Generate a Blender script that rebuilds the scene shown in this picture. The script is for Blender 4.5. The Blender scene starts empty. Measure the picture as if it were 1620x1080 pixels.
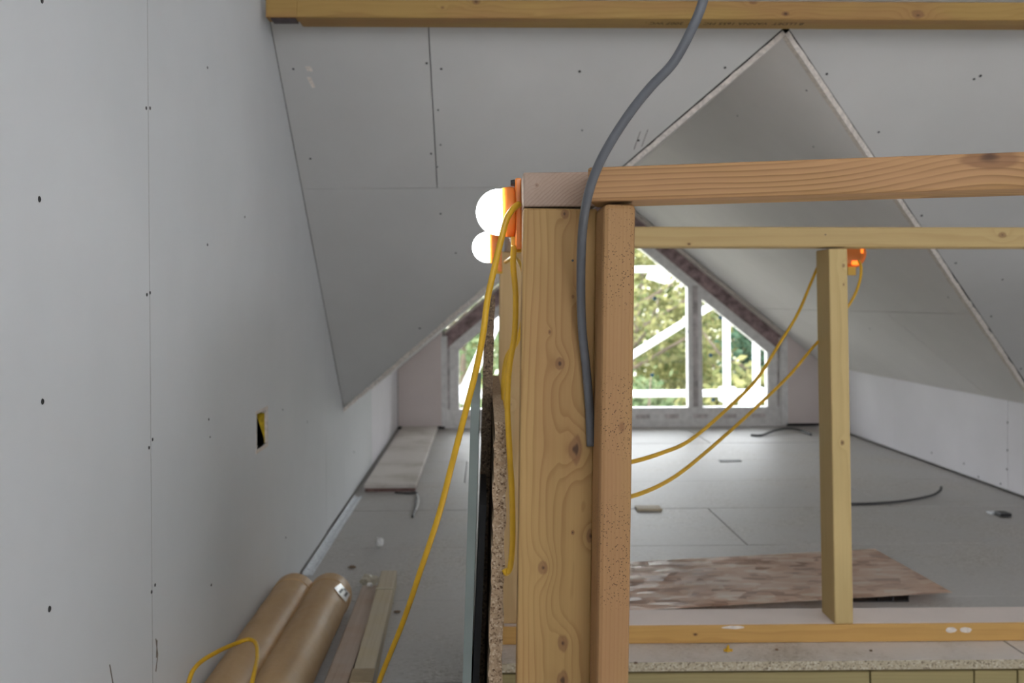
import bpy, bmesh, math, random
from mathutils import Vector, Matrix
random.seed(7)
SC = bpy.context.scene
COL = SC.collection
R = math.radians

# ------------------------------------------------------------------ camera, world, light, exposure
F = 1575.0                    # focal length in pixels of the 1620 px wide frame (35 mm lens)
CX, CY, ROLL, EYE = 767.0, 476.0, 0.008, 0.834
cam = bpy.data.cameras.new('camera'); cam.sensor_width = 36; cam.lens = 35
cam.shift_x = (810 - CX) / 1620; cam.shift_y = -(540 - CY) / 1620
cam.clip_start = .05; cam.clip_end = 200
cam.dof.use_dof = True; cam.dof.focus_distance = 1.3; cam.dof.aperture_fstop = 7.1
co = bpy.data.objects.new('camera', cam); COL.objects.link(co)
co.location = (0, 0, EYE); co.rotation_euler = (R(90), ROLL, 0)
SC.camera = co

world = bpy.data.worlds.new('overcast_sky'); SC.world = world; world.use_nodes = True
bg = world.node_tree.nodes['Background']
bg.inputs[0].default_value = (.94, .945, 1.0, 1); bg.inputs[1].default_value = 5.5

SC.view_settings.view_transform = 'Standard'; SC.view_settings.look = 'None'
SC.view_settings.gamma = 1; SC.view_settings.use_curve_mapping = False
SC.view_settings.exposure = 0.82

def area(name, loc, target, sx, sy, energy, color):
    l = bpy.data.lights.new(name, 'AREA'); l.shape = 'RECTANGLE'; l.size = sx; l.size_y = sy
    l.energy = energy; l.color = color
    o = bpy.data.objects.new(name, l); COL.objects.link(o); o.location = loc
    o.rotation_euler = (Vector(target) - Vector(loc)).to_track_quat('-Z', 'Y').to_euler()
    return o
ROOFLIGHT_W = 5.5
area('rooflight_daylight', (.55, -1.95, 1.80), (.55, 1.0, 0.2), 1.0, 1.1, ROOFLIGHT_W * 1.35, (.86, .94, 1.0))
area('rooflight_daylight', (2.75, -1.95, 1.80), (2.75, 1.0, 0.2), 1.0, 1.1, ROOFLIGHT_W * .3, (.86, .94, 1.0))
BULB = 12.5
area('stairwell_fill_light', (1.2, 1.3, -2.4), (1.2, 1.3, 0), 1.6, 1.4, 16.0, (1, .97, .93))  # unseen fill lamp added to light the rail undersides from below
# sky light sampled through the gable window
pl = area('gable_window_daylight', (.85, 6.60, .95), (.85, 0, .75), 2.2, 1.3, 1.0, (1, 1, 1))
pl.data.cycles.is_portal = True

# ------------------------------------------------------------------ pixel -> world on a known depth
def P(px, py, D):
    u, v = px - CX, py - CY
    return Vector(((u - ROLL * v) / F * D, D, EYE - (v + ROLL * u) / F * D))
def ray_x(px, py, X):            # on the vertical plane x = X
    u, v = px - CX, py - CY
    return P(px, py, X * F / (u - ROLL * v))
def ray_z(px, py, Z):            # on the level plane z = Z
    u, v = px - CX, py - CY
    return P(px, py, (EYE - Z) * F / (v + ROLL * u))
MA, MB_ = 3.963, .888            # main roof slope: Z = MA - MB_ * Y
def ray_main(px, py):
    d = P(px, py, 1.0) - Vector((0, 0, EYE)); t = (MA - EYE) / (d.z + MB_)
    return P(px, py, t)
RX, RZ, DS = .822, 1.55, .829    # dormer ridge and pitch
def ray_dormer(px, py, s=1):
    d = P(px, py, 1.0) - Vector((0, 0, EYE)); t = (RZ + DS * s * RX - EYE) / (d.z + DS * s * d.x)
    return P(px, py, t)
XL, XR, YF = -.572, 2.218, 6.48

# ------------------------------------------------------------------ node helpers
class NT:
    def __init__(s, name):
        s.m = bpy.data.materials.new(name); s.m.use_nodes = True
        s.t = s.m.node_tree; s.n = s.t.nodes; s.b = s.n['Principled BSDF']; s.out = s.n['Material Output']
    def new(s, kind, **kw):
        n = s.n.new(kind)
        for k, v in kw.items(): setattr(n, k, v)
        return n
    def link(s, a, b): s.t.links.new(a, b)
    def put(s, sock, v):
        if hasattr(v, 'is_output'): s.link(v, sock)
        else: sock.default_value = v
    def math(s, op, a, b=0.0, c=0.0):
        n = s.new('ShaderNodeMath', operation=op)
        for i, v in enumerate((a, b, c)): s.put(n.inputs[i], v)
        return n.outputs[0]
    def vec(s, op, a, b):
        n = s.new('ShaderNodeVectorMath', operation=op); s.put(n.inputs[0], a); s.put(n.inputs[1], b)
        return n.outputs['Value'] if op in ('LENGTH', 'DISTANCE', 'DOT_PRODUCT') else n.outputs[0]
    def coord(s, k='Object'): return s.new('ShaderNodeTexCoord').outputs[k]
    def noise(s, v, scale, detail=3, rough=.55, dist=0):
        n = s.new('ShaderNodeTexNoise'); s.put(n.inputs['Vector'], v)
        n.inputs['Scale'].default_value = scale; n.inputs['Detail'].default_value = detail
        n.inputs['Roughness'].default_value = rough; n.inputs['Distortion'].default_value = dist
        return n.outputs['Fac']
    def vor(s, v, scale, out='Distance', feature='F1'):
        n = s.new('ShaderNodeTexVoronoi', feature=feature); s.put(n.inputs['Vector'], v)
        n.inputs['Scale'].default_value = scale
        return n.outputs[out]
    def ramp(s, f, stops):
        n = s.new('ShaderNodeValToRGB'); s.put(n.inputs[0], f)
        e = n.color_ramp.elements
        while len(e) > 1: e.remove(e[-1])
        for i, (p, c) in enumerate(stops):
            k = e[0] if i == 0 else e.new(p)
            k.position = p; k.color = (*c, 1) if len(c) == 3 else c
        return n.outputs[0]
    def mix(s, f, a, b, mode='MIX'):
        n = s.new('ShaderNodeMix', data_type='RGBA', blend_type=mode)
        s.put(n.inputs[0], f)
        for i, v in ((6, a), (7, b)):
            s.put(n.inputs[i], (*v, 1) if isinstance(v, tuple) and len(v) == 3 else v)
        return n.outputs[2]
    def sstep(s, f, a, b):
        n = s.new('ShaderNodeMapRange', interpolation_type='SMOOTHSTEP'); s.put(n.inputs[0], f)
        n.inputs[1].default_value = a; n.inputs[2].default_value = b
        return n.outputs[0]
    def col(s, v): s.put(s.b.inputs['Base Color'], (*v, 1) if isinstance(v, tuple) and len(v) == 3 else v)
    def rough(s, v): s.put(s.b.inputs['Roughness'], v)
    def bump(s, h, strength=.3, dist=.002):
        n = s.new('ShaderNodeBump'); n.inputs['Strength'].default_value = strength
        n.inputs['Distance'].default_value = dist; s.put(n.inputs['Height'], h)
        s.link(n.outputs[0], s.b.inputs['Normal'])
    def scale(s, v, sc):
        n = s.new('ShaderNodeMapping'); s.put(n.inputs[0], v); n.inputs['Scale'].default_value = sc
        return n.outputs[0]

def plain(name, c, rough=.6, metal=0, var=.06, nscale=40, spec=.5):
    t = NT(name); v = t.coord()
    n = t.noise(v, nscale, 4)
    dark = tuple(x * (1 - var * 2) for x in c); lite = tuple(min(1, x * (1 + var * 2)) for x in c)
    t.col(t.ramp(n, [(.3, dark), (.7, lite)])); t.rough(rough); t.b.inputs['Metallic'].default_value = metal
    t.b.inputs['Specular IOR Level'].default_value = spec
    return t.m

def board_paper(name, c, var=.035, scuffs=.5):
    """paper face of plasterboard: nearly flat colour, faint mottling, a few pale scuffs, paper fuzz"""
    t = NT(name); v = t.coord()
    n1 = t.noise(v, 2.3, 4, .6); n2 = t.noise(v, 60, 3)
    base = t.ramp(n1, [(.3, tuple(x * (1 - var) for x in c)), (.7, tuple(x * (1 + var) for x in c))])
    sc = t.noise(t.scale(v, (3, 9, 5)), 2.2, 6, .7, 1.2)
    k = t.math('MULTIPLY', t.sstep(sc, .68, .76), scuffs * .45)
    base = t.mix(k, base, tuple(min(1, x * 1.22) for x in c))
    t.col(base); t.rough(.8); t.b.inputs['Specular IOR Level'].default_value = .25
    t.bump(n2, .05, .001)
    return t.m

def wood(name, c_early, c_late, freq=160, centre=(.0, -.06), knots=(), wob=.004, tint=None, dots=0.0, line=.75, dust=0.0, seed=0.0, kamp=1.7, kspread=.16):
    """softwood: growth rings round a pith line along local X, bent round the listed knots (x, y, z, radius)"""
    t = NT(name); o = t.coord()
    v = t.vec('ADD', o, (seed, seed * .13, 0))
    sx = t.new('ShaderNodeSeparateXYZ'); t.link(o, sx.inputs[0]); x, y, z = sx.outputs
    dy = t.math('SUBTRACT', y, centre[0]); dz = t.math('SUBTRACT', z, centre[1])
    r = t.math('SQRT', t.math('ADD', t.math('MULTIPLY', dy, dy), t.math('MULTIPLY', dz, dz)))
    w = t.math('SUBTRACT', t.noise(t.scale(v, (1.3, 9, 9)), 1.6, 3, .5), .5)
    w2 = t.math('SUBTRACT', t.noise(t.scale(v, (5, 45, 45)), 1.5, 2, .5), .5)
    r = t.math('ADD', r, t.math('MULTIPLY', w, wob * 4)); r = t.math('ADD', r, t.math('MULTIPLY', w2, wob * .35))
    kmask = 0.0; kdeep = 0.0
    for (kx, ky, kz, kr) in knots:
        d = t.new('ShaderNodeVectorMath', operation='DISTANCE')
        t.link(t.scale(o, (.72, 1, 1)), d.inputs[0]); d.inputs[1].default_value = (kx * .72, ky, kz)
        dn = t.math('DIVIDE', d.outputs['Value'], kr)
        g = t.math('EXPONENT', t.math('MULTIPLY', t.math('MULTIPLY', dn, dn), -kspread))
        r = t.math('ADD', r, t.math('MULTIPLY', g, kr * kamp))
        dn2 = t.math('ADD', dn, t.math('MULTIPLY', w2, 2.0))
        kmask = t.math('MAXIMUM', kmask, t.math('SUBTRACT', 1.0, t.sstep(dn2, .75, 1.15)))
        kdeep = t.math('MAXIMUM', kdeep, t.math('SUBTRACT', 1.0, t.sstep(dn2, .05, .42)))
    fr = t.math('FRACT', t.math('MULTIPLY', r, freq))
    ring = t.ramp(fr, [(0, (0, 0, 0)), (.55, (.25, .25, .25)), (.86, (1, 1, 1)), (.94, (.9, .9, .9)), (1, (0, 0, 0))])
    fib = t.noise(t.scale(v, (3.5, 260, 260)), 1.0, 3, .6)
    broad = t.noise(t.scale(v, (2.2, 14, 14)), 1.0, 3, .6)
    ringf = t.math('MULTIPLY', ring, t.math('MULTIPLY', t.sstep(broad, .2, .7), line))
    c = t.mix(ringf, c_early, c_late)
    c = t.mix(t.math('MULTIPLY', t.sstep(fib, .35, .75), .22), c, tuple(q * .72 for q in c_early))
    if tint: c = t.mix(t.math('MULTIPLY', t.sstep(broad, .42, .68), .55), c, tint)
    if knots:
        c = t.mix(t.math('MULTIPLY', kmask, .65), c, (.20, .095, .045))
        c = t.mix(t.math('MULTIPLY', kdeep, .8), c, (.045, .022, .014))
    if dots:
        dd = t.vor(t.scale(v, (1, 1.0, 1.0)), 330); msk = t.noise(v, 9, 2)
        k = t.math('MULTIPLY', t.math('SUBTRACT', 1.0, t.sstep(dd, .16, .30)), t.sstep(msk, .38, .60))
        c = t.mix(t.math('MULTIPLY', k, dots), c, (.06, .03, .018))
    if dust:
        dn_ = t.noise(v, 7, 5, .65)
        c = t.mix(t.math('MULTIPLY', t.sstep(dn_, .25, .62), dust), c, (.55, .52, .49))
    t.col(c); t.rough(t.math('ADD', .52, t.math('MULTIPLY', fib, .25))); t.b.inputs['Specular IOR Level'].default_value = .3
    h = t.math('ADD', t.math('MULTIPLY', ring, .6), t.math('MULTIPLY', fib, .7))
    t.bump(h, .18, .0012)
    return t.m

def chip(name, base, dark, lite, scale=170, dust=0.0, dustc=(.5, .49, .47)):
    """chipboard: flakes in three tones"""
    t = NT(name); v = t.coord()
    a = t.vor(v, scale, 'Color'); sp = t.new('ShaderNodeSeparateColor'); t.link(a, sp.inputs[0])
    n = t.noise(v, scale * .5, 3); f = t.math('ADD', t.math('MULTIPLY', sp.outputs[0], .6), t.math('MULTIPLY', n, .4))
    c = t.ramp(f, [(.18, dark), (.40, base), (.62, base), (.85, lite)])
    if dust:
        dn = t.noise(v, 2.6, 7, .68, .4); k = t.sstep(dn, .28, .60)
        c = t.mix(t.math('MULTIPLY', k, dust), c, dustc)
        c = t.mix(t.math('MULTIPLY', t.sstep(t.noise(t.scale(v, (1, 6, 1)), 1.3, 6, .7), .55, .8), .25), c, (.30, .28, .255))
    t.col(c); t.rough(.62 if not dust else .5); t.b.inputs['Specular IOR Level'].default_value = .3
    t.bump(f, .25, .0015)
    return t.m

# ------------------------------------------------------------------ materials
M = {}
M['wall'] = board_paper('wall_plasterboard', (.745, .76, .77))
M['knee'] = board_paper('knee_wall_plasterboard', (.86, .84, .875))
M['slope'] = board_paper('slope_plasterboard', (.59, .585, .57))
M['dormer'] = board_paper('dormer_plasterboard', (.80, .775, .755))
M['pinkboard'] = board_paper('pink_plasterboard', (.86, .77, .75), .05, .2)
M['gypsum'] = plain('raw_gypsum', (.74, .68, .62), .9, 0, .10, 90, .2)
M['cavity'] = plain('dark_cavity', (.035, .033, .032), .95, 0, .1, 20, .1)
M['screw'] = plain('screw_dark', (.03, .03, .032), .5, .6, .1)
M['floor'] = chip('dusty_chipboard_floor', (.47, .445, .41), (.33, .30, .265), (.58, .56, .53), 150, .8, (.47, .46, .447))
M['floor_pale'] = chip('pale_dusty_chipboard', (.50, .455, .39), (.36, .31, .25), (.60, .57, .52), 150, .85, (.74, .69, .65))
M['chip'] = chip('chipboard', (.42, .30, .19), (.13, .075, .04), (.60, .49, .35), 420)
M['chip_dark'] = chip('dark_chipboard', (.22, .15, .095), (.05, .03, .02), (.42, .31, .2), 420)
M['chip_edge'] = chip('chipboard_edge', (.36, .31, .22), (.14, .11, .075), (.50, .45, .36), 260)
M['upvc'] = plain('white_frame', (.88, .865, .86), .45, 0, .05, 30)
M['tape'] = plain('mottled_protective_tape', (.62, .57, .57), .6, 0, .2, 14)
M['membrane'] = plain('purple_brown_membrane', (.36, .26, .265), .7, 0, .25, 25)
M['tube'] = plain('galvanised_tube', (.58, .60, .62), .4, .0, .05, 12)
M['steel'] = plain('galvanised_steel', (.74, .77, .80), .45, .15, .10, 60)
M['darksteel'] = plain('dark_steel', (.07, .045, .045), .5, .4, .2, 60)
M['black'] = plain('black_plastic', (.02, .02, .021), .45)
M['greycable'] = plain('grey_cable', (.105, .110, .120), .42, 0, .06, 30)
M['yellow'] = plain('yellow_cable', (.62, .355, .015), .4, 0, .05, 30)
M['wire'] = plain('dark_wire', (.06, .06, .062), .5)
M['joint'] = plain('joint_shade', (.22, .21, .19), .9)
M['label'] = plain('glossy_white_label', (.90, .91, .92), .25)
M['paper'] = plain('white_paper', (.75, .75, .74), .7)
M['dkgrey'] = plain('dark_grey_film', (.045, .05, .055), .5)
M['yellow_foam'] = plain('yellow_insulation', (.62, .42, .02), .9, 0, .15, 80)
M['blue'] = plain('blue_marker', (.02, .16, .42), .5)
M['pvc_edge'] = plain('moisture_plasterboard_paper', (.20, .235, .222), .75, 0, .04, 12)
M['stamp'] = plain('grade_stamp_ink', (.05, .032, .016), .9)

t = NT('kraft_paper_film'); v = t.coord()
n = t.noise(t.scale(v, (8, 1.2, 8)), 2.0, 4); n2 = t.noise(v, 22, 4, .6, .5)
c = t.ramp(n, [(.3, (.42, .265, .125)), (.7, (.55, .36, .18))])
c = t.mix(t.math('MULTIPLY', t.sstep(t.noise(t.scale(v, (10, 5, 10)), 3, 6, .75, 1.5), .66, .74), .45), c, (.62, .57, .5))
t.col(c); t.rough(t.math('ADD', .36, t.math('MULTIPLY', n2, .3))); t.bump(n2, .3, .004); M['kraft'] = t.m

t = NT('osb_strands'); v = t.coord()
def strands(rotz, sc, off):
    mp = t.new('ShaderNodeMapping'); t.link(v, mp.inputs[0]); mp.inputs['Rotation'].default_value = (0, 0, rotz)
    mp.inputs['Location'].default_value = (off, off * .7, 0); mp.inputs['Scale'].default_value = (sc, sc * 2.1, 1)
    wv = t.vec('ADD', mp.outputs[0], t.vec('MULTIPLY', t.new('ShaderNodeTexNoise').outputs['Color'], (.2, .2, 0)))
    return t.vor(wv, 1.0, 'Color')
sa, sb = strands(.9, 17, 0), strands(-.65, 19, 3.1)
s1 = t.new('ShaderNodeSeparateColor'); t.link(sa, s1.inputs[0]); s2 = t.new('ShaderNodeSeparateColor'); t.link(sb, s2.inputs[0])
fl = t.math('ADD', t.math('MULTIPLY', s1.outputs[0], .5), t.math('MULTIPLY', s2.outputs[1], .5))
c = t.ramp(fl, [(.15, (.50, .32, .22)), (.38, (.80, .58, .44)), (.65, (.88, .69, .55)), (.88, (.95, .84, .72))])
c = t.mix(t.math('MULTIPLY', t.sstep(t.noise(v, 3, 5), .4, .7), .35), c, (.88, .78, .70))
t.col(c); t.rough(t.math('ADD', .34, t.math('MULTIPLY', s2.outputs[0], .5))); t.b.inputs['Specular IOR Level'].default_value = .6; M['osb'] = t.m

t = NT('lamp_globe'); t.b.inputs['Base Color'].default_value = (.9, .9, .9, 1)
t.b.inputs['Emission Color'].default_value = (.94, .98, 1.0, 1); t.b.inputs['Emission Strength'].default_value = BULB; M['globe'] = t.m

t = NT('glowing_slot'); t.b.inputs['Base Color'].default_value = (.8, .2, .02, 1)
t.b.inputs['Emission Color'].default_value = (1, .22, .02, 1); t.b.inputs['Emission Strength'].default_value = .9; M['slot'] = t.m
t = NT('orange_translucent_hood')
df = t.new('ShaderNodeBsdfDiffuse'); df.inputs[0].default_value = (.80, .25, .05, 1)
at = t.new('ShaderNodeAttribute', attribute_name='thin')
tr = t.new('ShaderNodeBsdfTranslucent'); t.link(t.mix(at.outputs['Fac'], (.95, .16, .012), (1.0, .62, .10)), tr.inputs[0])
gl = t.new('ShaderNodeBsdfGlossy'); gl.inputs['Roughness'].default_value = .35
m1 = t.new('ShaderNodeMixShader'); t.link(t.math('ADD', .0035, t.math('MULTIPLY', t.math('POWER', at.outputs['Fac'], 2.5), .15)), m1.inputs[0])
t.link(df.outputs[0], m1.inputs[1]); t.link(tr.outputs[0], m1.inputs[2])
m2 = t.new('ShaderNodeMixShader'); m2.inputs[0].default_value = .05
t.link(m1.outputs[0], m2.inputs[1]); t.link(gl.outputs[0], m2.inputs[2]); t.link(m2.outputs[0], t.out.inputs[0]); M['orange'] = t.m

t = NT('window_glass')
tp = t.new('ShaderNodeBsdfTransparent'); tp.inputs[0].default_value = (.95, .97, .96, 1)
gs = t.new('ShaderNodeBsdfGlossy'); gs.inputs['Roughness'].default_value = .02
mx = t.new('ShaderNodeMixShader'); fz = t.new('ShaderNodeFresnel'); fz.inputs[0].default_value = 1.45
t.link(fz.outputs[0], mx.inputs[0]); t.link(tp.outputs[0], mx.inputs[1]); t.link(gs.outputs[0], mx.inputs[2]); t.link(mx.outputs[0], t.out.inputs[0])
M['glass'] = t.m

def leafmat(name, a, b):
    t = NT(name); g = t.new('ShaderNodeNewGeometry')
    c = t.ramp(g.outputs['Random Per Island'], [(0, a), (1, b)])
    df = t.new('ShaderNodeBsdfDiffuse'); tr = t.new('ShaderNodeBsdfTranslucent'); mx = t.new('ShaderNodeMixShader')
    mx.inputs[0].default_value = .4
    t.link(c, df.inputs[0]); t.link(c, tr.inputs[0]); t.link(df.outputs[0], mx.inputs[1]); t.link(tr.outputs[0], mx.inputs[2])
    t.link(mx.outputs[0], t.out.inputs[0]); return t.m
M['leaf_y'] = leafmat('yellow_green_leaves', (.08, .105, .04), (.27, .255, .11))
M['leaf_g'] = leafmat('green_leaves', (.07, .115, .05), (.20, .24, .125))
M['leaf_d'] = leafmat('dark_evergreen_leaves', (.03, .07, .045), (.10, .16, .10))
M['bark'] = plain('bark', (.12, .09, .065), .9, 0, .2, 12)
M['bounce_ground'] = plain('pale_bounce_ground', (.42, .42, .32), .9, 0, .25, 3)  # ground colour paled to bounce more sky light into the dormer

# ------------------------------------------------------------------ object helpers
def obj(name, bm, mat, parent=None, loc=None, smooth=False):
    me = bpy.data.meshes.new(name)
    bmesh.ops.recalc_face_normals(bm, faces=bm.faces[:])
    bm.to_mesh(me); bm.free()
    for m in (mat if isinstance(mat, (list, tuple)) else [mat]): me.materials.append(m)
    if smooth:
        for p in me.polygons: p.use_smooth = True
    o = bpy.data.objects.new(name, me); COL.objects.link(o)
    if loc is not None: o.location = loc
    if parent is not None: o.parent = parent
    return o
def empty(name, loc=(0, 0, 0)):
    o = bpy.data.objects.new(name, None); COL.objects.link(o); o.location = loc; o.empty_display_size = .1
    return o
def tag(o, label=None, cat=None, group=None, kind=None):
    for k, v in (('label', label), ('category', cat), ('group', group), ('kind', kind)):
        if v: o[k] = v
    return o
def adopt(child, parent):        # parent without moving the child
    child.parent = parent; child.matrix_parent_inverse = Matrix.Translation(parent.location).inverted()
    return child

def add_box(bm, a, b, bevel=0, seg=2):
    a, b = Vector(a), Vector(b)
    g = bmesh.ops.create_cube(bm, size=1, matrix=Matrix.Translation((a + b) / 2) @ Matrix.Diagonal((*(b - a), 1)))
    if bevel:
        es = list({e for v in g['verts'] for e in v.link_edges})
        bmesh.ops.bevel(bm, geom=es, offset=bevel, segments=seg, affect='EDGES', profile=.5)
    return bm
def box(a, b, bevel=0): return add_box(bmesh.new(), a, b, bevel)

def frame_matrix(p0, p1, up):
    p0, p1, up = Vector(p0), Vector(p1), Vector(up)
    x = (p1 - p0).normalized(); y = up.cross(x).normalized(); z = x.cross(y)
    return Matrix(((x.x, y.x, z.x, p0.x), (x.y, y.y, z.y, p0.y), (x.z, y.z, z.z, p0.z), (0, 0, 0, 1)))
def timber(name, p0, p1, w, h, up, mat, parent=None, bevel=.003, cuts=None, keep=True):
    """a sawn length from p0 to p1 on its centre line; local X runs along it, w across (local Y), h along 'up' (local Z)"""
    mw = frame_matrix(p0, p1, up); L = (Vector(p1) - Vector(p0)).length
    bm = box((0, -w / 2, -h / 2), (L, w / 2, h / 2), bevel)
    o = obj(name, bm, mat, smooth=False); o.matrix_world = mw
    if parent is not None:
        o.parent = parent; o.matrix_parent_inverse = Matrix.Translation(parent.location).inverted()
    return o, mw
def knots_px(mw, lst):           # knots given by where they sit on the timber's face
    inv = mw.inverted(); out = []
    for px, py, D, r in lst:
        q = inv @ P(px, py, D); out.append((q.x, q.y, q.z, r))
    return out

def catmull(pts, n=10):
    pts = [Vector(p) for p in pts]; q = [2 * pts[0] - pts[1]] + pts + [2 * pts[-1] - pts[-2]]; out = []
    for i in range(1, len(q) - 2):
        a, b, c, d = q[i - 1:i + 3]
        for k in range(n):
            s = k / n
            out.append(.5 * ((2 * b) + (c - a) * s + (2 * a - 5 * b + 4 * c - d) * s * s + (3 * b - a - 3 * c + d) * s ** 3))
    out.append(pts[-1]); return out
def add_tube(bm, pts, r, seg=10):
    pts = [Vector(p) for p in pts]; n = len(pts); rings = []; prev = None
    for i, p in enumerate(pts):
        tg = (pts[min(i + 1, n - 1)] - pts[max(i - 1, 0)]).normalized()
        if prev is None:
            a = tg.orthogonal().normalized()
        else:
            a = (prev - tg * prev.dot(tg)).normalized()
        prev = a; b = tg.cross(a); rr = r[i] if isinstance(r, (list, tuple)) else r
        rings.append([bm.verts.new(p + (a * math.cos(k * math.tau / seg) + b * math.sin(k * math.tau / seg)) * rr) for k in range(seg)])
    for i in range(n - 1):
        for k in range(seg):
            bm.faces.new((rings[i][k], rings[i][(k + 1) % seg], rings[i + 1][(k + 1) % seg], rings[i + 1][k]))
    bm.faces.new(rings[0][::-1]); bm.faces.new(rings[-1]); return bm
def cable(name, path, r, mat, label, cat='cable', n=10, group=None, parent=None):
    pts = catmull(path, n); base = pts[-1].copy()
    o = obj(name, add_tube(bmesh.new(), [p - base for p in pts], r), mat, loc=base, smooth=True)
    if parent is None: tag(o, label, cat, group)
    else: adopt(o, parent)
    return o
def lathe(bm, prof, axis_o, axis, seg=32, cap=True):
    """prof: list of (distance along axis, radius)"""
    axis = Vector(axis).normalized(); a = axis.orthogonal().normalized(); b = axis.cross(a); o = Vector(axis_o); rings = []
    for s, r in prof:
        if r < 1e-6: rings.append([bm.verts.new(o + axis * s)])
        else: rings.append([bm.verts.new(o + axis * s + (a * math.cos(k * math.tau / seg) + b * math.sin(k * math.tau / seg)) * r) for k in range(seg)])
    for A, B in zip(rings, rings[1:]):
        for k in range(seg):
            k2 = (k + 1) % seg
            if len(A) == 1 and len(B) == 1: continue
            if len(A) == 1: bm.faces.new((A[0], B[k2], B[k]))
            elif len(B) == 1: bm.faces.new((A[k], A[k2], B[0]))
            else: bm.faces.new((A[k], A[k2], B[k2], B[k]))
    return bm

def inset2(poly, d):
    """move every edge of a convex counter-clockwise polygon inwards by its own distance"""
    n = len(poly); d = d if isinstance(d, (list, tuple)) else [d] * n; ln = []
    for i in range(n):
        (x0, y0), (x1, y1) = poly[i], poly[(i + 1) % n]; l = math.hypot(x1 - x0, y1 - y0)
        nx, ny = -(y1 - y0) / l, (x1 - x0) / l
        ln.append((nx, ny, nx * x0 + ny * y0 + d[i]))
    out = []
    for i in range(n):
        a, b = ln[i - 1], ln[i]; det = a[0] * b[1] - a[1] * b[0]
        out.append(((a[2] * b[1] - b[2] * a[1]) / det, (a[0] * b[2] - b[0] * a[2]) / det))
    return out
def slab(poly2, to3, out_n, thick, bm=None):
    bm = bm or bmesh.new(); out_n = Vector(out_n).normalized()
    A = [bm.verts.new(to3(*p)) for p in poly2]; B = [bm.verts.new(Vector(to3(*p)) + out_n * thick) for p in poly2]
    bm.faces.new(A); bm.faces.new(B[::-1]); n = len(A)
    for i in range(n): bm.faces.new((A[i], B[i], B[(i + 1) % n], A[(i + 1) % n]))
    return bm
def struct(name, bm, mat): return tag(obj(name, bm, mat), kind='structure')

# one screw mesh shared by all the screw heads
_bm = bmesh.new(); lathe(_bm, [(0, .0036), (.0007, .0030), (.0003, .0012), (.0003, 0)], (0, 0, 0), (0, 0, 1), 10)
SCREW = obj('screw', _bm, M['screw']).data
bpy.data.objects.remove(bpy.data.objects['screw'])
def screw(p, n, parent, s=1.0):
    o = bpy.data.objects.new('screw', SCREW); COL.objects.link(o)
    q = Vector(n).to_track_quat('Z', 'Y')
    o.matrix_world = Matrix.Translation(p) @ q.to_matrix().to_4x4() @ Matrix.Diagonal((s, s, 1.2, 1))
    o.parent = parent

# ------------------------------------------------------------------ the setting
GAP = .0013
# left wall: dark cavity behind, plasterboards in front
yk = lambda z: (MA - z) / MB_
wl = struct('wall_left', box((XL - .16, -3.0, -.02), (XL - .13, YF + .1, 2.5)), M['cavity'])
to_wall = lambda y, z: (XL, y, z)
def zs(y): return MA - MB_ * y
def wall_panel(poly, ds=GAP, mat='wall', hole=None):
    if hole:
        y0, y1, z0, z1 = hole; p = inset2(poly, ds); ylo, yhi = min(q[0] for q in p), max(q[0] for q in p)
        bm = bmesh.new(); ring_o = p; ring_i = [(y0, z0), (y1, z0), (y1, z1), (y0, z1)]
        # corners of the hole joined to the outline: below, right, above, left
        def quad(pts): slab(pts, to_wall, (-1, 0, 0), .0125, bm)
        zt0, zt1 = min(zs(y0), 2.45), zs(y1)
        quad([(ylo, p[0][1]), (y0, p[0][1]), (y0, min(zs(y0), 2.44)), (ylo, p[-1][1])])
        quad([(y0, p[0][1]), (y1, p[0][1]), (y1, z0), (y0, z0)])
        quad([(y0, z1), (y1, z1), (y1, zt1), (y0, zt0)])
        quad([(y1, p[0][1]), (yhi, p[0][1]), (yhi, zs(yhi)), (y1, zt1)])
        bmesh.ops.remove_doubles(bm, verts=bm.verts[:], dist=1e-5)
        # drop the inner walls between the four pieces
        seen = {}
        for f in bm.faces: seen.setdefault(frozenset(v.index for v in f.verts), []).append(f)
    else:
        bm = slab(inset2(poly, ds), to_wall, (-1, 0, 0), .0125)
    return obj('plasterboard_panel', bm, M[mat], wl)
J1, J2 = 1.70, 3.56
wall_panel([(-3.0, .01), (J1, .01), (J1, 2.45), (-3.0, 2.45)])
HOLE = (2.485, 2.600, .468, .556)
wall_panel([(J1, .010), (J2, .010), (J2, zs(J2)), (zs(0) and 1.7038, 2.45)], [0, GAP, 0, GAP], hole=HOLE)
wall_panel([(J2, .014), (5.0, .014), (5.0, .395), (4.018, .395), (J2, zs(J2))], [0, GAP * .7, 0, 0, GAP])
wall_panel([(5.0, .014), (YF, .014), (YF, .395), (5.0, .395)], [0, 0, 0, GAP * .7], 'knee')
for yj in (J1, J2, 5.0): obj('joint_shade_strip', box((XL - .012, yj - .0016, .012), (XL - .0003, yj + .0016, min(2.44, max(.39, zs(yj) - .01)))), M['joint'], wl)  # dark strip in each open joint, its colour standing in for shade
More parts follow.
